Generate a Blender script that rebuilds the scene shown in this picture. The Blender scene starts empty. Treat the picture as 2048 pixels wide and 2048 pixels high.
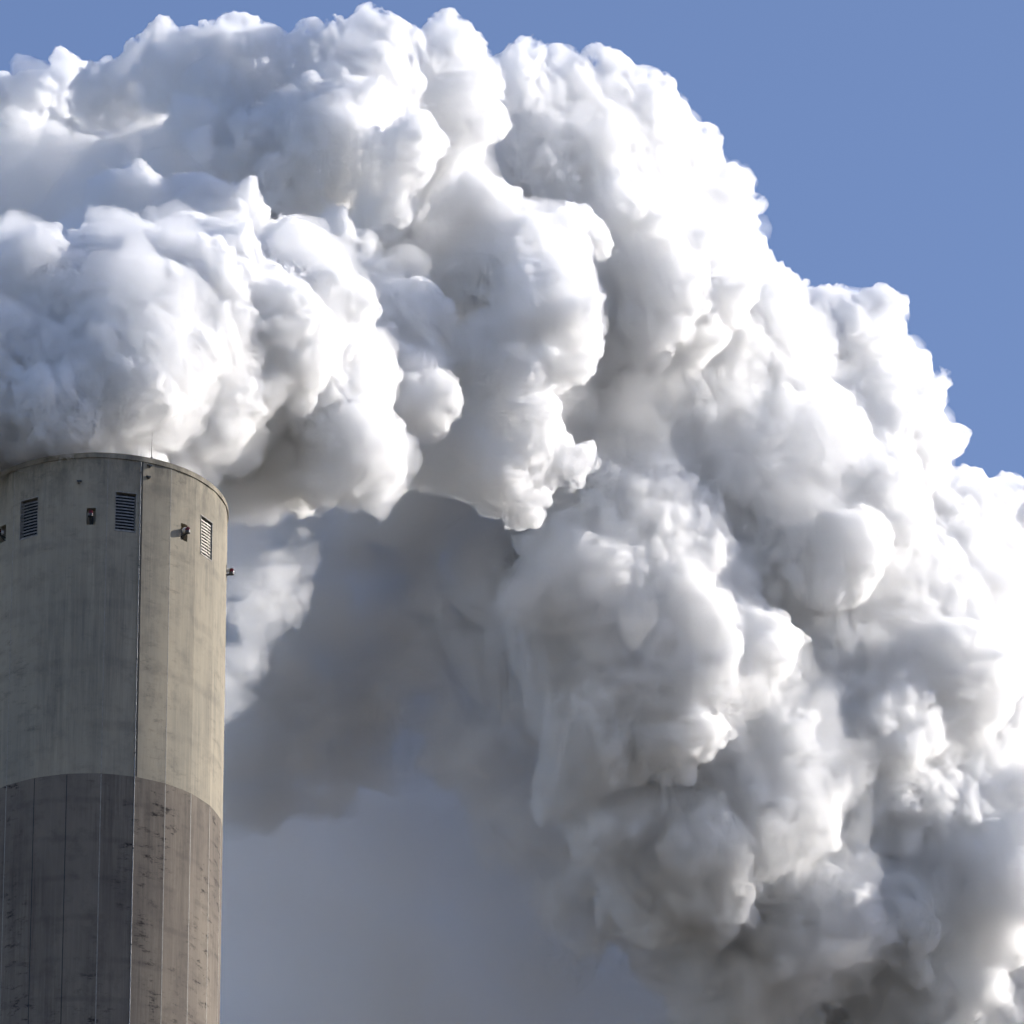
import bpy, bmesh, math, random, time
import numpy as np
from mathutils import Vector, Matrix, Euler

T0 = time.time()
sc = bpy.context.scene
R = math.radians

# ------------------------------------------------------------------ camera
F = 19500.0                       # focal length in pixels of a 2048 px wide frame
PITCH, ROLL = R(26.6), R(0.1)
cam_d = bpy.data.cameras.new('camera')
cam = bpy.data.objects.new('camera', cam_d)
sc.collection.objects.link(cam)
cam.location = (0, 0, 1.7)
cam.rotation_euler = (Matrix.Rotation(R(90) + PITCH, 3, 'X') @ Matrix.Rotation(ROLL, 3, 'Z')).to_euler()
cam_d.sensor_width = 36
cam_d.lens = 36 * F / 2048
cam_d.clip_start = 1
cam_d.clip_end = 60000
sc.camera = cam
CM = cam.rotation_euler.to_matrix()

# ------------------------------------------------------------------ sun and sky
SUN_AZ, SUN_EL = R(107), R(24)    # azimuth from the side facing the camera, turning to the right
sun_dir = Vector((math.sin(SUN_AZ) * math.cos(SUN_EL), -math.cos(SUN_AZ) * math.cos(SUN_EL), math.sin(SUN_EL)))
sd = bpy.data.lights.new('sun', 'SUN')
sd.energy = 4.3
sd.angle = R(0.5)
sd.color = (1.0, 0.945, 0.87)
sun = bpy.data.objects.new('sun', sd)
sc.collection.objects.link(sun)
sun.rotation_euler = sun_dir.to_track_quat('Z', 'Y').to_euler()

w = bpy.data.worlds.new('World')
sc.world = w
w.use_nodes = True
nt = w.node_tree
sky = nt.nodes.new('ShaderNodeTexSky')
sky.sky_type = 'NISHITA'
sky.sun_disc = False
sky.sun_elevation = SUN_EL
sky.sun_rotation = math.atan2(sun_dir.x, sun_dir.y)
sky.altitude = 0
sky.air_density = 1.0
sky.dust_density = 0.3
sky.ozone_density = 4.5
bg = nt.nodes['Background']
bg.inputs['Strength'].default_value = 0.118
wb = nt.nodes.new('ShaderNodeMix'); wb.data_type = 'RGBA'; wb.blend_type = 'MULTIPLY'
wb.inputs[0].default_value = 1; wb.inputs[7].default_value = (1.23, 1.0, 1.0, 1)   # the camera's white balance
nt.links.new(sky.outputs[0], wb.inputs[6]); nt.links.new(wb.outputs[2], bg.inputs['Color'])

sc.view_settings.view_transform = 'Standard'
sc.view_settings.look = 'None'
sc.view_settings.exposure = 0.42
sc.view_settings.gamma = 1.0
cy = sc.cycles
cy.use_denoising = True
cy.max_bounces = 128
cy.time_limit = 1000
cy.volume_max_steps = 256
cy.volume_bounces = 48
cy.diffuse_bounces = 3
cy.transparent_max_bounces = 64
cy.use_adaptive_sampling = True
cy.adaptive_threshold = 0.02

# ------------------------------------------------------------------ helpers
def at(px, py, dist=459.0):
    """world point on the sight line of a 2048-frame pixel, dist metres along the view axis"""
    v = Vector(((px - 1024) / F, (1024 - py) / F, -1.0))
    return Vector(cam.location) + CM @ v * dist

def tag(o, label=None, cat=None, group=None, kind=None):
    if label: o['label'] = label
    if cat: o['category'] = cat
    if group: o['group'] = group
    if kind: o['kind'] = kind
    return o

def empty(name, loc, parent=None):
    o = bpy.data.objects.new(name, None)
    sc.collection.objects.link(o)
    o.location = loc
    o.parent = parent
    return o

def link_bm(name, bm, mat, parent=None, smooth=None):
    me = bpy.data.meshes.new(name)
    bm.normal_update()
    bm.to_mesh(me); bm.free()
    o = bpy.data.objects.new(name, me)
    sc.collection.objects.link(o)
    me.materials.append(mat)
    o.parent = parent
    if smooth is not None:
        for p in me.polygons: p.use_smooth = True
        try: me.set_sharp_from_angle(angle=smooth)
        except Exception: pass
    return o


def mat_simple(name, col, rough=0.8, metal=0.0):
    m = bpy.data.materials.new(name); m.use_nodes = True
    nt = m.node_tree; b = nt.nodes['Principled BSDF']
    b.inputs['Roughness'].default_value = rough; b.inputs['Metallic'].default_value = metal
    tc = nt.nodes.new('ShaderNodeTexCoord')
    nz = nt.nodes.new('ShaderNodeTexNoise'); nz.inputs['Scale'].default_value = 6; nz.inputs['Detail'].default_value = 6
    cr = nt.nodes.new('ShaderNodeValToRGB')
    cr.color_ramp.elements[0].position = .3; cr.color_ramp.elements[1].position = .7
    cr.color_ramp.elements[0].color = tuple(c * .7 for c in col) + (1,)
    cr.color_ramp.elements[1].color = tuple(min(1, c * 1.1) for c in col) + (1,)
    nt.links.new(tc.outputs['Object'], nz.inputs['Vector'])
    nt.links.new(nz.outputs[0], cr.inputs[0]); nt.links.new(cr.outputs[0], b.inputs['Base Color'])
    return m

def mat_concrete(name, base, tint, dark, blotch, streak, lift, seed, soot=0):
    """board-marked concrete: UV is metres round the shaft and metres up it"""
    m = bpy.data.materials.new(name); m.use_nodes = True
    nt = m.node_tree; N, L = nt.nodes, nt.links
    b = N['Principled BSDF']; b.inputs['Roughness'].default_value = 0.9
    b.inputs['Specular IOR Level'].default_value = 0.2
    uv = N.new('ShaderNodeUVMap'); uv.uv_map = 'shaft'
    def noise(sx, sy, detail, rough=0.6, off=0.0):
        mp = N.new('ShaderNodeMapping'); mp.inputs['Scale'].default_value = (sx, sy, 1)
        mp.inputs['Location'].default_value = (off + seed, off * 1.7, 0)
        n = N.new('ShaderNodeTexNoise'); n.inputs['Scale'].default_value = 1
        n.inputs['Detail'].default_value = detail; n.inputs['Roughness'].default_value = rough
        L.new(uv.outputs[0], mp.inputs[0]); L.new(mp.outputs[0], n.inputs[0])
        return n.outputs[0]
    def ramp(v, p0, p1, c0=0.0, c1=1.0):
        r = N.new('ShaderNodeMapRange'); r.inputs[1].default_value = p0; r.inputs[2].default_value = p1
        r.inputs[3].default_value = c0; r.inputs[4].default_value = c1
        L.new(v, r.inputs[0]); return r.outputs[0]
    def mix(f, a, c):
        x = N.new('ShaderNodeMix'); x.data_type = 'RGBA'
        for sock, val in ((x.inputs[0], f), (x.inputs[6], a), (x.inputs[7], c)):
            if isinstance(val, (tuple, float, int)): sock.default_value = val
            else: L.new(val, sock)
        return x.outputs[2]
    def mul(a, c):
        x = N.new('ShaderNodeMath'); x.operation = 'MULTIPLY'
        for k, val in enumerate((a, c)):
            if isinstance(val, float): x.inputs[k].default_value = val
            else: L.new(val, x.inputs[k])
        return x.outputs[0]
    col = mix(ramp(noise(.35, .12, 4, off=3), .35, .65), base + (1,), tint + (1,))
    # vertical run-off streaks and board marks
    big = ramp(noise(.22, .09, 4, .6, 71), .38, .62, .1, 1.3)
    col = mix(mul(big, ramp(noise(2.1, .09, 8, .75, 11), .45, .8, 0, streak)), col, dark + (1,))
    col = mix(mul(big, ramp(noise(11., .35, 5, .7, 5), .4, .8, 0, streak * .5)), col, dark + (1,))
    # mottled damp patches of no one direction
    col = mix(ramp(noise(.9, .9, 9, .7, 81), .5, .72, 0, .45), col, dark + (1,))
    # fine vertical lights
    col = mix(ramp(noise(9., .05, 3, .6, 21), .55, .8, 0, .3), col, tuple(min(1, c * 1.25) for c in base) + (1,))
    # pour lines round the shaft, broken up
    wv = N.new('ShaderNodeTexWave'); wv.bands_direction = 'Y'; wv.inputs['Scale'].default_value = lift
    wv.inputs['Distortion'].default_value = 1.2; wv.inputs['Detail'].default_value = 3; wv.inputs['Detail Scale'].default_value = .6
    L.new(uv.outputs[0], wv.inputs[0])
    brk = ramp(noise(.8, .5, 5, .6, 31), .42, .62)
    col = mix(mul(ramp(wv.outputs[1], .9, 1.0), mul(brk, .35)), col, dark + (1,))
    # scab-like weathering patches, wider than high
    pat = ramp(noise(1.0, 2.3, 9, .78, 41), .53, .62)
    msk = ramp(noise(.4, .09, 3, .6, 51), .46, .58)
    col = mix(mul(pat, mul(msk, blotch)), col, tuple(c * .45 for c in dark) + (1,))
    if soot:                                # broken sooty band below the rim, running down in tongues
        sx = N.new('ShaderNodeSeparateXYZ'); L.new(uv.outputs[0], sx.inputs[0])
        col = mix(mul(ramp(sx.outputs[1], soot - 2.6, soot, 0, 1.0), ramp(noise(1.1, .35, 7, .7, 91), .42, .6, 0, .75)), col, tuple(c * .7 for c in dark) + (1,))
    L.new(col, b.inputs['Base Color'])
    bp = N.new('ShaderNodeBump'); bp.inputs['Strength'].default_value = .35; bp.inputs['Distance'].default_value = .03
    L.new(noise(6., 3., 8, .7, 61), bp.inputs['Height']); L.new(bp.outputs[0], b.inputs['Normal'])
    return m

# ------------------------------------------------------------------ ground
def ground():
    bm = bmesh.new(); s = 30000
    vs = [bm.verts.new(p) for p in ((-s, -s, 0), (s, -s, 0), (s, s, 0), (-s, s, 0))]
    bm.faces.new(vs)
    return tag(link_bm('ground', bm, mat_simple('ground', (.085, .075, .055), .95)), kind='structure')
ground()

# ------------------------------------------------------------------ chimney
RAD = 6.0
TOPC = at(201, 1021, 459.0)                 # centre of the mouth
ZT = TOPC.z
chim = empty('chimney', (TOPC.x, TOPC.y, 0))
tag(chim, 'tall round concrete chimney, pale upper shaft above a darker mauve one', 'chimney')
BAY, OFF = 15.0, 5.6

def rad(th):
    """24 slightly bulged bays: th in degrees from the camera side, turning right"""
    u = ((th - OFF) % BAY) / BAY - .5
    flat = math.cos(R(BAY / 2)) / math.cos(R(u * BAY))
    return RAD * (.45 + .55 * flat)
def cyl(th, r, z):
    return Vector((math.sin(R(th)) * r, -math.cos(R(th)) * r, z))

VENTS = [14.0 + 45 * k for k in range(-4, 4)]
LAMPS = [-1.4 + 45 * k for k in range(-4, 4)]
VW, VH, VZ = 4.8, 1.04, ZT - 2.97           # half width (deg), half height (m), centre
LW, LH, LZ = 2.0, .43, ZT - 3.29
openings = [(c - VW, c + VW, VZ - VH, VZ + VH) for c in VENTS] + [(c - LW, c + LW, LZ - LH, LZ + LH) for c in LAMPS]

def shaft(name, z0, z1, mat, opens, dr=0.0):
    ths = set(round(OFF + k * 1.5, 3) for k in range(-120, 121) if -180 <= OFF + k * 1.5 < 180)
    ths |= {round(-180 + ((a + 180) % 360), 3) for o in opens for a in o[:2]}
    ths = sorted(ths)
    zs = sorted({z0, z1} | {z for o in opens for z in o[2:]})
    if not opens: zs = list(np.linspace(z0, z1, 30))
    bm = bmesh.new(); uvl = bm.loops.layers.uv.new('shaft')
    V = [[bm.verts.new(cyl(t, rad(t) + dr, z)) for z in zs] for t in ths]
    n = len(ths)
    def setuv(f, cs):
        for l, (t, z) in zip(f.loops, cs): l[uvl].uv = (R(t) * RAD, z)
    for i in range(n):
        t0 = ths[i]; t1 = ths[(i + 1) % n] + (360 if i == n - 1 else 0); tm = (t0 + t1) / 2
        for j in range(len(zs) - 1):
            zm = (zs[j] + zs[j + 1]) / 2
            if any(o[2] < zm < o[3] and (o[0] < tm < o[1] or o[0] < tm - 360 < o[1] or o[0] < tm + 360 < o[1]) for o in opens): continue
            f = bm.faces.new((V[i][j], V[(i + 1) % n][j], V[(i + 1) % n][j + 1], V[i][j + 1]))
            setuv(f, ((t0, zs[j]), (t1, zs[j]), (t1, zs[j + 1]), (t0, zs[j + 1])))
    for (a, c, za, zb) in opens:            # reveals and the closed back of each recess
        D = .32
        o4 = [cyl(a, rad(a) + dr, za), cyl(c, rad(c) + dr, za), cyl(c, rad(c) + dr, zb), cyl(a, rad(a) + dr, zb)]
        i4 = [cyl(a, RAD - D, za), cyl(c, RAD - D, za), cyl(c, RAD - D, zb), cyl(a, RAD - D, zb)]
        tz = [(a, za), (c, za), (c, zb), (a, zb)]
        ov = [bm.verts.new(p) for p in o4]; iv = [bm.verts.new(p) for p in i4]
        for k in range(4):
            q = (k + 1) % 4
            f = bm.faces.new((ov[q], ov[k], iv[k], iv[q])); setuv(f, (tz[q], tz[k], tz[k], tz[q]))
        f = bm.faces.new(iv); setuv(f, tz)
    return link_bm(name, bm, mat, chim, smooth=R(2.2))

m_up = mat_concrete('pale concrete', (.40, .35, .262), (.315, .285, .222), (.14, .132, .115), .35, .7, .10, 0, ZT)
m_lo = mat_concrete('mauve concrete', (.25, .213, .168), (.18, .153, .126), (.075, .065, .058), 1.0, .8, .16, 40)
ZJ = ZT - 16.45
upper = shaft('upper_shaft', ZJ, ZT - .26, m_up, openings)
lower = shaft('lower_shaft', 0, ZJ - .002, m_lo, [], .012)

def ring(name, r0, r1, z0, z1, mat, seg=192):
    bm = bmesh.new()
    prof = [(r1, z0), (r1, z1), (r0, z1), (r0, z0)]
    uvl = bm.loops.layers.uv.new('shaft')
    V = [[bm.verts.new(cyl(360 * i / seg, r, z)) for r, z in prof] for i in range(seg)]
    for i in range(seg):
        for k in range(4):
            q = (k + 1) % 4
            f = bm.faces.new((V[i][k], V[(i + 1) % seg][k], V[(i + 1) % seg][q], V[i][q]))
            for l, (ii, kk) in zip(f.loops, ((i, k), (i + 1, k), (i + 1, q), (i, q))):
                l[uvl].uv = (ii * 2 * math.pi / seg * RAD, prof[kk][1])
    return link_bm(name, bm, mat, chim, smooth=R(30))
ring('rim', 5.6, RAD + .035, ZT - .257, ZT, m_up)
ring('flue_liner', 5.55, 5.6 - .003, ZT - 14, ZT - .3, mat_simple('sooty steel', (.05, .05, .05), .6))

def box_tz(bm, t0, t1, r0, r1, z0, z1):
    ps = [cyl(t, r, z) for z in (z0, z1) for (t, r) in ((t0, r0), (t1, r0), (t1, r1), (t0, r1))]
    v = [bm.verts.new(p) for p in ps]
    for f in ((0, 1, 2, 3), (7, 6, 5, 4), (0, 4, 5, 1), (1, 5, 6, 2), (2, 6, 7, 3), (3, 7, 4, 0)): bm.faces.new([v[k] for k in f])
def tube(bm, a, c, r, seg=12, r2=None):
    a, c = Vector(a), Vector(c); d = c - a
    bmesh.ops.create_cone(bm, cap_ends=True, segments=seg, radius1=r, radius2=r if r2 is None else r2, depth=d.length,
        matrix=Matrix.Translation((a + c) / 2) @ d.to_track_quat('Z', 'Y').to_matrix().to_4x4())

m_strip = mat_simple('pale joint mortar', (.34, .32, .28), .8)
m_dark_strip = mat_simple('dark strip', (.05, .05, .045), .8)
m_black = mat_simple('black gap shade', (.01, .01, .011), .9)  # near-black sheet paints in the shade behind the slats
m_galv = mat_simple('galvanised steel', (.26, .265, .26), .6, .1)
m_dark = mat_simple('dark painted steel', (.04, .045, .045), .5)
# vertical joints between the bays
for k in range(-12, 12):
    t = OFF + BAY * k
    if -100 < t < 110:
        bm = bmesh.new(); box_tz(bm, t - .2, t + .2, rad(t) - .05, rad(t) + .012, 0, ZJ - .03)
        link_bm('joint_strip', bm, m_strip if k not in (-2, -1) else m_dark_strip, chim)
for t in (OFF + 30, OFF - 45, OFF):
    bm = bmesh.new(); box_tz(bm, t - .13, t + .13, rad(t) - .05, rad(t) + .002, ZJ + .03, ZT - .27)
    link_bm('joint_strip', bm, m_strip, chim)
# lightning conductor down the bay joint, with its clamps, and the rod above the rim
tc = OFF + 15
bm = bmesh.new(); box_tz(bm, tc + .0, tc + 1.0, rad(tc) - .05, rad(tc) + .012, ZJ + .03, ZT - .27)
link_bm('dark_strip', bm, m_dark_strip, chim)  # narrow dark strip along the right of the conductor
bm = bmesh.new(); tube(bm, cyl(tc - .25, RAD + .05, 0), cyl(tc - .25, RAD + .05, ZT - .3), .022, 8)
cond = link_bm('conductor', bm, m_galv, chim)
for q in range(6):
    bm = bmesh.new(); z = ZT - .9 - q * 4.8; box_tz(bm, tc - .5, tc + .1, RAD - .1, RAD + .085, z, z + .05)
    c_ = link_bm('clamp', bm, m_dark, cond)
bm = bmesh.new(); tube(bm, cyl(26, RAD - .12, ZT - .002), cyl(26, RAD - .12, ZT + 1.45), .022, 8, .008)
tube(bm, cyl(26, RAD - .12, ZT + .001), cyl(26, RAD - .12, ZT + .12), .06, 8)
link_bm('lightning_rod', bm, m_dark, chim)
for (t, z) in ((24.5, ZT - .42), (24.0, ZT - 1.02), (-7, ZT - 1.5)):
    bm = bmesh.new(); box_tz(bm, t - 1.0, t + 1.0, RAD - .08, RAD + .08, z, z + .06)
    box_tz(bm, t - .3, t + .3, RAD - .08, RAD + .16, z - .09, z - .002)
    link_bm('bracket', bm, m_dark, chim)

# louvred vents
m_slat = mat_simple('bare aluminium', (.31, .295, .265), .55, .9)
def vent(c):
    root = empty('vent', (0, 0, 0), chim)
    bm = bmesh.new(); w_ = .2
    a, b_ = c - VW, c + VW; z0, z1 = VZ - VH, VZ + VH
    r0, r1 = RAD - .26, RAD + .002
    box_tz(bm, a + .02, a + w_, r0, r1, z0 + .01, z1 - .01); box_tz(bm, b_ - w_, b_ - .02, r0, r1, z0 + .01, z1 - .01)
    box_tz(bm, a + w_ + .01, b_ - w_ - .01, r0, r1, z0 + .01, z0 + .06); box_tz(bm, a + w_ + .01, b_ - w_ - .01, r0, r1, z1 - .06, z1 - .01)
    link_bm('frame', bm, m_strip, root)
    bm = bmesh.new(); n = 12
    for k in range(n):                       # slats slope down and out
        z = z0 + .06 + k * (2 * VH - .34) / (n - 1)
        ps = []
        for (r, dz) in ((RAD - .065, .072), (RAD - .05, 0), (RAD - .07, -.004), (RAD - .085, .068)):
            ps.append((r, z + dz))
        v = [[bm.verts.new(cyl(t, r, zz)) for (r, zz) in ps] for t in (a + w_ + .02, c, b_ - w_ - .02)]
        for s_ in range(2):
            for q in range(4):
                p = (q + 1) % 4
                bm.faces.new((v[s_][q], v[s_ + 1][q], v[s_ + 1][p], v[s_][p]))
        bm.faces.new(v[0][::-1]); bm.faces.new(v[2])
    link_bm('louvre_slats', bm, m_slat, root)
    bm = bmesh.new(); box_tz(bm, a + .1, b_ - .1, RAD - .315, RAD - .29, z0 + .02, z1 - .02)
    link_bm('backing', bm, m_black, root)
for c in VENTS: vent(c)

# red obstruction lamps, each in its recess
m_red = mat_simple('red lamp glass', (.10, .003, .004), .2)
m_white = mat_simple('white enamel', (.75, .73, .70), .3)
def lamp(c, label):
    root = empty('warning_lamp', (TOPC.x, TOPC.y, 0))
    tag(root, label, 'warning lamp', 'red warning lamps round the chimney head')
    bm = bmesh.new(); box_tz(bm, c - .9, c + .9, RAD - .30, RAD - .26, LZ - .36, LZ + .3)
    link_bm('back_plate', bm, m_dark, root)
    bm = bmesh.new()
    tube(bm, cyl(c, RAD - .26, LZ - .16), cyl(c, RAD + .26, LZ - .10), .035)
    tube(bm, cyl(c, RAD - .26, LZ - .36), cyl(c, RAD + .16, LZ - .12), .022)
    tube(bm, cyl(c, RAD + .22, LZ - .13), cyl(c, RAD + .22, LZ - .03), .12, 20)
    link_bm('bracket', bm, m_dark, root)
    bm = bmesh.new(); z = LZ - .027
    prof = [(.0, .0), (.115, .0), (.12, .05), (.11, .14), (.075, .2), (.03, .225), (0, .23)]
    o_ = cyl(c, RAD + .22, z); seg = 20
    rings = [[bm.verts.new(o_ + Vector((r * math.cos(2 * math.pi * i / seg), r * math.sin(2 * math.pi * i / seg), h))) for i in range(seg)] for r, h in prof[1:-1]]
    for q in range(len(rings) - 1):
        for i in range(seg): bm.faces.new((rings[q][i], rings[q][(i + 1) % seg], rings[q + 1][(i + 1) % seg], rings[q + 1][i]))
    bm.faces.new(rings[0][::-1]); bm.faces.new(rings[-1])
    link_bm('lens', bm, m_red, root, smooth=R(50))
    bm = bmesh.new()                          # white lamp housing behind the glass
    tube(bm, cyl(c - .4, RAD - .05, LZ + .06), cyl(c - .4, RAD + .12, LZ + .08), .10, 18)
    link_bm('housing', bm, m_white, root, smooth=R(40))
lamp(-46.4, 'red warning lamp in the recess at the left frame edge of the chimney')
lamp(-1.4, 'shaded red warning lamp between the two dark louvred vents')
lamp(43.6, 'sunlit red warning lamp on bracket, left of the bright louvred vent')
lamp(88.6, 'dark red warning lamp sticking out past the right edge of the chimney')

# ------------------------------------------------------------------ steam
import os
MODE = 'vol'
VOX = 0.11
ALB = 0.9992; cy.volume_bounces = 34; cy.use_light_tree = False; cy.adaptive_threshold = 0.15; cy.adaptive_min_samples = 8

G = 0.48
def steam_material(name, dens, g=None, het=0.0, step=.04):
    g = G if g is None else g
    dens = dens / (1 - G) * 0.5
    m = bpy.data.materials.new(name); m.use_nodes = True
    nt = m.node_tree; nt.nodes.clear()
    out = nt.nodes.new('ShaderNodeOutputMaterial')
    if MODE == 'vol':
        v = nt.nodes.new('ShaderNodeVolumeScatter')
        v.inputs['Color'].default_value = (ALB,ALB,ALB, 1)
        v.inputs['Density'].default_value = dens
        v.inputs['Anisotropy'].default_value = g
        nt.links.new(v.outputs[0], out.inputs['Volume'])
        if het:                                # ragged, torn steam: holes of clear air between the shreds
            tc = nt.nodes.new('ShaderNodeTexCoord')
            nz = nt.nodes.new('ShaderNodeTexNoise'); nz.inputs['Scale'].default_value = het; nz.inputs['Detail'].default_value = 3.0
            nz.inputs['Roughness'].default_value = .62; nz.inputs['Distortion'].default_value = 0.0
            mr = nt.nodes.new('ShaderNodeMapRange'); mr.inputs[1].default_value = .40; mr.inputs[2].default_value = .62
            mr.inputs[3].default_value = 0; mr.inputs[4].default_value = dens * 2
            nt.links.new(tc.outputs['Object'], nz.inputs['Vector']); nt.links.new(nz.outputs[0], mr.inputs[0]); nt.links.new(mr.outputs[0], v.inputs['Density'])
            m.cycles.volume_step_rate = step
    else:
        b = nt.nodes.new('ShaderNodeBsdfPrincipled')
        b.inputs['Base Color'].default_value = (0.97, 0.97, 0.97, 1)
        b.inputs['Roughness'].default_value = 1
        b.inputs['Specular IOR Level'].default_value = 0
        if MODE == 'sss':
            b.subsurface_method = 'RANDOM_WALK'
            b.inputs['Subsurface Weight'].default_value = 1
            b.inputs['Subsurface Radius'].default_value = (1, 1, 1)
            b.inputs['Subsurface Scale'].default_value = 0.8
        nt.links.new(b.outputs[0], out.inputs['Surface'])
    return m

def w2(px, py, r, w, front=None):
    if front is not None:                 # puffs of the broad drifting part share one front that leans back up and to the right
        wf = 25 + 1.15 * max(px - 1000, -300) / 42.5 + .35 * (1000 - py) / 42.5 + front
        lw = min(1, max(0, (1500 - px) / 400))
        wf += (.55 + .5 * lw) * max(0, py - (1130 - 150 * lw + .62 * (px - 740))) / 42.5      # the underside leans back
        d = 459.0 + wf
        d += r / F * d * .95
        p = at(px, py, d)
        return (p.x, p.y, p.z, r / F * d * .95)
    w += .3 * max(0, 900 - py) / 42.5 * (w > -5)
    w = w + max(0, w) * .5 + max(0, w - 16) * .5           # the plume drifts away from the camera as it goes right
    d = 459.0 + w
    p = at(px, py, d)
    return (p.x, p.y, p.z, r / F * d * .95)

def billow(seeds, levels, rmin, rng, keep=0.80):
    """cauliflower: ever smaller puffs on the skin of the larger ones"""
    S0 = np.array(seeds)
    allS = [S0]
    cur = S0
    for li, (n, lo, hi) in enumerate(levels):
        big = np.clip(cur[:, 3] / 2.6, .5, 3) if li == 0 else np.ones(len(cur))
        k = np.maximum(3, n * big).astype(int)
        idx = np.repeat(np.arange(len(cur)), k)
        par = cur[idx]
        d = rng.normal(size=(len(idx), 3))
        d /= np.linalg.norm(d, axis=1)[:, None]
        rr = par[:, 3] * rng.uniform(lo, hi, len(idx)) * big[idx] ** -.35
        c = par[:, :3] + d * (par[:, 3] * rng.uniform(0.78, 0.98, len(idx)))[:, None]
        ok = rr > rmin
        # drop puffs buried in a first-level one
        for s in S0:
            dd = np.linalg.norm(c - s[:3], axis=1)
            ok &= ~(dd + rr * keep < s[3])
        cur = np.column_stack([c, rr])[ok]
        allS.append(cur)
    return np.vstack(allS)

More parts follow.
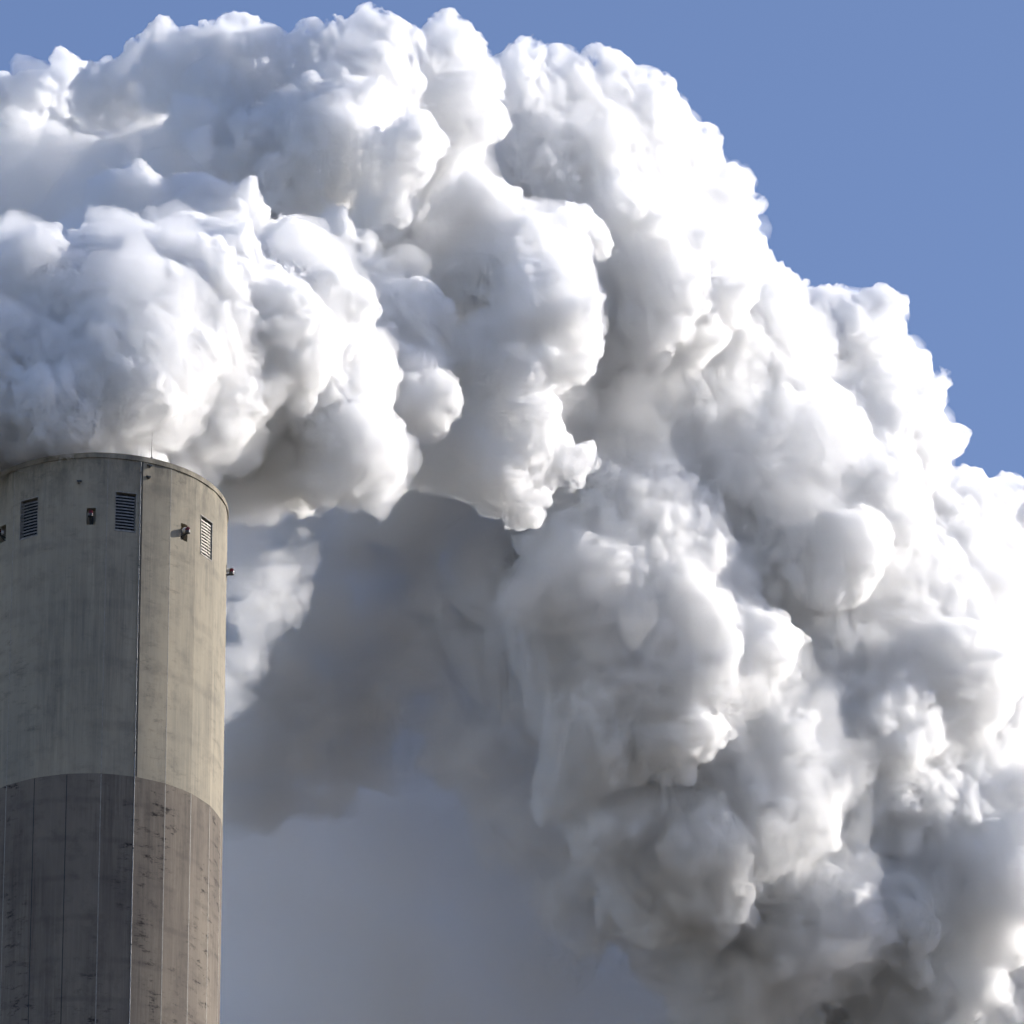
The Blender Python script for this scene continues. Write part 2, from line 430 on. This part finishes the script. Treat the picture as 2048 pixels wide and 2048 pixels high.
def plume(name, seeds, levels, rmin, vox, mat, seed, disp, cells=()):
    rng = np.random.default_rng(seed)
    S = billow([w2(*s) for s in seeds], levels, rmin, rng)
    org = S[:, :3].mean(axis=0)
    me = bpy.data.meshes.new(name)
    me.vertices.add(len(S))
    me.vertices.foreach_set('co', (S[:, :3] - org).ravel())
    a = me.attributes.new('puff', 'FLOAT', 'POINT')
    a.data.foreach_set('value', S[:, 3].astype(np.float32))
    src = bpy.data.objects.new(name + '_src', me)
    sc.collection.objects.link(src)
    ng = bpy.data.node_groups.new(name, 'GeometryNodeTree')
    ng.interface.new_socket('Geometry', in_out='INPUT', socket_type='NodeSocketGeometry')
    ng.interface.new_socket('Geometry', in_out='OUTPUT', socket_type='NodeSocketGeometry')
    N, L = ng.nodes, ng.links
    gi, go = N.new('NodeGroupInput'), N.new('NodeGroupOutput')
    at_ = N.new('GeometryNodeInputNamedAttribute'); at_.data_type = 'FLOAT'; at_.inputs['Name'].default_value = 'puff'
    m2p = N.new('GeometryNodeMeshToPoints')
    p2v = N.new('GeometryNodePointsToVolume'); p2v.resolution_mode = 'VOXEL_SIZE'
    p2v.inputs['Voxel Size'].default_value = vox
    v2m = N.new('GeometryNodeVolumeToMesh'); v2m.resolution_mode = 'GRID'
    v2m.inputs['Threshold'].default_value = 0.1
    L.new(gi.outputs[0], m2p.inputs[0])
    L.new(m2p.outputs[0], p2v.inputs[0]); L.new(at_.outputs[0], p2v.inputs['Radius'])
    L.new(p2v.outputs[0], v2m.inputs[0])
    geo = v2m.outputs[0]
    # cauliflower relief: warped cellular bumps, octave on octave, stronger in some places than others
    for q, (scale, amp) in enumerate(cells):
        pos = N.new('GeometryNodeInputPosition')
        wz = N.new('ShaderNodeTexNoise'); wz.inputs['Scale'].default_value = scale * .8; wz.inputs['Detail'].default_value = 2.0
        wm = N.new('ShaderNodeVectorMath'); wm.operation = 'SCALE'; wm.inputs['Scale'].default_value = .9 / scale
        wa = N.new('ShaderNodeVectorMath'); wa.operation = 'ADD'
        L.new(wz.outputs['Color'], wm.inputs[0]); L.new(wm.outputs[0], wa.inputs[0]); L.new(pos.outputs[0], wa.inputs[1])
        vo = N.new('ShaderNodeTexVoronoi'); vo.feature = 'SMOOTH_F1'; vo.inputs['Scale'].default_value = scale; vo.inputs['Smoothness'].default_value = .15
        vo.inputs['Detail'].default_value = 0
        L.new(wa.outputs[0], vo.inputs['Vector'])
        mz = N.new('ShaderNodeTexNoise'); mz.inputs['Scale'].default_value = .22 + .1 * q; mz.inputs['Detail'].default_value = 1.0
        L.new(wa.outputs[0], mz.inputs['Vector'])
        mr = N.new('ShaderNodeMapRange'); mr.inputs[1].default_value = .38; mr.inputs[2].default_value = .62; mr.inputs[3].default_value = .25; mr.inputs[4].default_value = 1.3
        L.new(mz.outputs[0], mr.inputs[0])
        sq = N.new('ShaderNodeMath'); sq.operation = 'MULTIPLY'; L.new(vo.outputs['Distance'], sq.inputs[0]); L.new(vo.outputs['Distance'], sq.inputs[1])
        hh = N.new('ShaderNodeMath'); hh.operation = 'SUBTRACT'; hh.inputs[0].default_value = .30
        mn = N.new('ShaderNodeMath'); mn.operation = 'MINIMUM'; L.new(sq.outputs[0], mn.inputs[0]); mn.inputs[1].default_value = .6; L.new(mn.outputs[0], hh.inputs[1])
        hm = N.new('ShaderNodeMath'); hm.operation = 'MULTIPLY'; L.new(hh.outputs[0], hm.inputs[0]); L.new(mr.outputs[0], hm.inputs[1])
        ha = N.new('ShaderNodeMath'); ha.operation = 'MULTIPLY'; L.new(hm.outputs[0], ha.inputs[0]); ha.inputs[1].default_value = amp
        nn = N.new('GeometryNodeInputNormal')
        vs = N.new('ShaderNodeVectorMath'); vs.operation = 'SCALE'; L.new(nn.outputs[0], vs.inputs[0]); L.new(ha.outputs[0], vs.inputs['Scale'])
        sp = N.new('GeometryNodeSetPosition'); L.new(geo, sp.inputs['Geometry']); L.new(vs.outputs[0], sp.inputs['Offset'])
        geo = sp.outputs[0]
    # turbulence: each octave pushes the skin along its own vector noise
    for (scale, amp) in disp:
        sp = N.new('GeometryNodeSetPosition')
        nz = N.new('ShaderNodeTexNoise'); nz.inputs['Scale'].default_value = scale; nz.inputs['Detail'].default_value = 1.0
        sb = N.new('ShaderNodeVectorMath'); sb.operation = 'SUBTRACT'; sb.inputs[1].default_value = (0.5, 0.5, 0.5)
        ml = N.new('ShaderNodeVectorMath'); ml.operation = 'SCALE'; ml.inputs['Scale'].default_value = amp
        L.new(nz.outputs['Color'], sb.inputs[0]); L.new(sb.outputs[0], ml.inputs[0])
        L.new(ml.outputs[0], sp.inputs['Offset']); L.new(geo, sp.inputs['Geometry'])
        geo = sp.outputs[0]
    # close the folds the relief has made: back to a solid and to one clean skin
    mv = N.new('GeometryNodeMeshToVolume'); mv.resolution_mode = 'VOXEL_SIZE'; mv.inputs['Voxel Size'].default_value = vox
    mv.inputs['Interior Band Width'].default_value = vox * 3
    vm = N.new('GeometryNodeVolumeToMesh'); vm.resolution_mode = 'GRID'; vm.inputs['Threshold'].default_value = 0.02
    L.new(geo, mv.inputs['Mesh']); L.new(mv.outputs[0], vm.inputs[0])
    geo = vm.outputs[0]
    L.new(geo, go.inputs[0])
    md = src.modifiers.new('billow', 'NODES'); md.node_group = ng
    dg = bpy.context.evaluated_depsgraph_get()
    out = bpy.data.meshes.new_from_object(src.evaluated_get(dg), depsgraph=dg)
    bpy.data.objects.remove(src); bpy.data.node_groups.remove(ng)
    out.name = name
    out.materials.clear(); out.materials.append(mat)
    out.polygons.foreach_set('use_smooth', np.ones(len(out.polygons), bool))
    o = bpy.data.objects.new(name, out)
    o.location = org
    sc.collection.objects.link(o)
    print('STEAM', name, len(S), 'puffs', len(out.polygons), 'faces', round(time.time() - T0, 1), 's')
    return o

NEAR = [(200,1030,188,0),(310,840,145,1.5),(375,830,118,1.5),(360,760,160,1.2),(250,720,185,-1),(340,620,140,1),
 (120,820,180,-2),(60,680,190,0),(250,550,100,0),(425,880,58,2.5),(450,790,78,3),(420,680,100,2.5),(-60,800,220,-1),
 (480,700,160,3),(450,810,120,4),(400,560,130,4),
 (250,420,62,6),(330,430,78,6),(400,425,78,6),(480,430,58,6),(380,480,90,7),(440,500,90,6),
 (590,640,150,6),(560,540,100,6),(630,760,140,6),(695,900,105,5),(600,920,95,6),(640,955,55,5),(520,900,120,7),(460,930,80,8)]
MID = [(800,880,80,16),(780,640,105,10),(700,530,90,10),(800,770,85,10),(850,815,55,9),(680,470,55,9),(740,720,110,10),
 (640,300,110,10),(600,230,75,10),(680,210,70,10),(820,310,72,9),(780,400,70,10),(560,300,100,11),(430,200,90,11),(480,130,60,13),(520,250,40,9),
 (280,170,75,14),(290,110,42,14),(210,180,60,14),(100,250,110,20),(30,230,70,16),(140,180,40,16),(180,320,150,23),(0,450,250,24),(350,350,150,20),
 (400,240,45,9),(390,290,35,8),(960,400,70,12),(1000,520,120,13),(1090,610,115,12),(1120,480,80,14),(1010,720,110,12),(1170,730,48,12),(1180,680,40,12),(1050,850,75,12),(1000,950,70,12),
 (1050,1010,40,12),(940,890,105,13),(930,580,120,14),(1100,915,45,13),(1155,925,30,13),(1070,940,42,13),(1130,945,30,13),(600,420,190,17),(800,520,170,17),(900,480,120,16)]
FAR = [(360,150,80,20),(450,130,85,20),(500,90,45,20),(620,120,78,22),(560,130,60,21),(760,105,82,20),(870,125,88,18),(850,250,150,20),(700,250,150,22),
 (1050,190,80,24),(1130,180,70,24),(1210,170,65,24),(1250,230,78,24),(1130,330,180,24),(1330,350,100,26),(1400,430,105,28),(1280,520,200,25),(1470,620,100,30),(1440,750,220,28),
 (1000,650,230,27),(1500,420,22,28),
 (1640,660,85,34),(1710,680,100,34),(1770,780,100,34),(1800,870,95,34),(1650,900,220,32),(1950,1020,85,38),(2060,1080,120,40),
 (1900,1150,200,36),(1360,860,230,24),(1260,1090,210,22),(1390,1210,120,20),(1270,1330,160,20),(1190,1450,105,20),(1190,1200,150,22),
 (560,1180,50,22),
 (1600,1250,250,30),(1800,1400,250,34),(1500,1550,230,28),(1370,1690,190,28),(1600,1800,200,30),(1250,1620,110,28),(1150,1550,80,28),
 (1900,1700,230,34),(2050,1500,250,38),(1850,1950,200,32),(2050,2000,200,34),(1780,1840,80,28),(1840,1800,80,29),(1810,1900,52,28)]
SOFTD = [(1000,1470,120,26),(1110,1620,120,26),(1240,1730,130,26),(1390,1820,140,27),(1530,1930,150,27)]
SOFT = [(820,960,150,24),(800,1040,140,26),(940,1130,170,26),(760,1130,180,27),(600,1080,150,26),(480,1120,130,27),(560,1270,170,26),(520,1450,150,26),(630,1480,130,27),(700,1330,170,27),
 (860,1280,170,27),(1020,1340,160,25),(1040,1180,130,24),(450,1300,150,28),(470,1560,110,27),(600,1560,90,27),(1700,2050,170,30)]
BANK = [(830,1440,150,34),(900,1380,130,34),(620,1500,150,34),(700,1560,150,34),(470,1510,180,33),(640,1540,170,33),(760,1560,170,33),(500,1750,260,34),(800,1650,230,34),(1000,1850,260,36),(700,2000,300,34),(1300,2050,220,38),(760,1480,110,32),(1500,2200,220,38),(450,2100,200,30)]
LEFT = [(320,510,270,15),(180,680,270,11),(330,360,150,16),(80,430,210,17),(-100,700,250,9)]
BACKFILL = [(1500,1250,330,33),(1850,1450,340,36),(1250,850,300,31),(1700,1750,280,35),(2250,1700,350,42),(1100,520,220,30),(1650,950,230,35),(816,1500,95,29)]  # unseen steam added behind to shade the bank; last puff plugs a gap
WISP = [(535,1195,70,4),(568,1145,50,3),(500,1250,60,6),(470,1330,60,8),(480,1120,70,9),(455,1400,50,10),(460,1040,80,8),(590,1110,30,3)]
OFF_ = [(2300,1450,260,44),(2300,1850,280,44),(2550,1700,300,50),(2100,2200,250,38),(1850,2200,240,34)]
FAR += OFF_
FAR += [(1440,1020,380,34),(1650,1350,390,38),(1150,560,320,32),(1820,1720,340,41),(1300,1330,280,30),(1250,330,170,30)]
MIST = [(x, y, r * 1.10, w) for (x, y, r, w) in MID + NEAR if r >= 100 and y < 1000]  # thin mist added over the larger puffs to brighten their creases
FILL = [(1600,1060,200,0,1.0),(1560,1280,190,0,1.0),(1480,850,180,0,1.0),(1250,760,170,0,1.0),(1330,1020,190,0,1.0),(1720,1330,200,0,1.0),(1750,1050,150,0,1.0),(1650,1600,200,0,1.0),(1880,1480,180,0,1.0),(1850,1800,180,0,1.0),(1150,620,150,0,1.5),(1080,400,150,0,1.0)]
MISTF = [(x, y, r * 1.0, w, -.4) for (x, y, r, w) in FAR if r >= 95] + [(1440, 1020, 310, 29, 0.0), (1650, 1380, 301, 33, 0.0), (1130, 560, 243, 27, 0.0), (1820, 1740, 279, 36, 0.0), (1300, 1320, 216, 25, 0.0), (840, 330, 153, 18, 0.0), (1000, 680, 207, 21, 0.0), (1200, 800, 216, 24, 0.0), (1650, 900, 171, 30, 0.0), (1500, 1600, 198, 30, 0.0)]  # the same crease-brightening mist, added over the drifting part
if MODE != 'none':
    pl = empty('steam_plume', tuple(at(1000, 900, 480)))
    tag(pl, 'huge white billowing steam plume pouring from the chimney mouth and drifting right', 'steam plume')
    D3 = [(0.12, 2.4), (0.45, .5), (1.5, 0.2), (4., 0.1)]
    CE = [(.45, .8), (1.0, .6), (2.2, .42), (4.6, .24), (8.5, .1)]
    LV = [(26, .2, .45), (12, .18, .45)]
    def part(name, *a):
        o = plume(name, *a); o.parent = pl; o.location = o.location - pl.location
        return o
    part('billow', NEAR, LV, 0.25, .085, steam_material('dense steam', 4.5, het=1.7), 3, D3, CE)
    part('billow', MID, LV, 0.25, .09, steam_material('fresh steam', 4.0, het=1.4), 4, D3, CE)
    part('billow', [p + (0.0,) for p in FAR] + FILL, LV, 0.3, .12, steam_material('drifting steam', 2.8, het=1.0), 5, D3, CE)
    part('underside_steam', SOFT + [(p[0] - 30, p[1] + 20, p[2], 25) for p in SOFTD], [(14, .3, .5), (8, .3, .5)], 0.4, .16, steam_material('thin steam', 1.7, het=.42, step=.12), 6, [(0.12, 2.4), (0.45, 1.6), (1.6, .8), (4.0, .3)], CE[:3])
    part('shaded_steam', LEFT, [(30, .12, .28), (8, .3, .5)], 0.35, .25, steam_material('soft steam', .9, het=.7, step=.07), 7, D3[:3])
    part('mist', MISTF, [(22, .2, .45)], 0.4, .18, steam_material('thin mist', .35), 13, [(0.12, 2.4), (0.45, 1.5), (1.6, .8), (4.0, .25)], CE[:4])
    part('mist', MIST, [(22, .2, .45)], 0.4, .16, steam_material('mist steam', .7), 9, [(0.12, 2.4), (0.45, 1.5), (1.6, .8), (4.0, .25)], CE[:4])
    part('steam_backfill', BACKFILL, [(10, .2, .35)], 0.5, .3, steam_material('backfill steam', 1.2), 12, [(0.12, 2.4)])
    part('wisp', WISP, [(14, .25, .5), (8, .3, .5)], 0.2, .1, steam_material('torn wisp', .3, het=.8, step=.06), 11, [(0.12, 2.4), (0.45, 1.5), (1.6, .8), (4.0, .25)], CE[:3])
    bk = plume('steam_bank', [(x, y, r * 1.05, 30 + .002 * (x - 700)) for (x, y, r, w_) in BANK], [(14, .3, .6), (6, .3, .5)], 1.0, .6, steam_material('old steam', .6), 8, D3[:3])
    tag(bk, 'soft grey bank of old steam low behind the chimney and the plume', 'steam bank', kind='stuff')
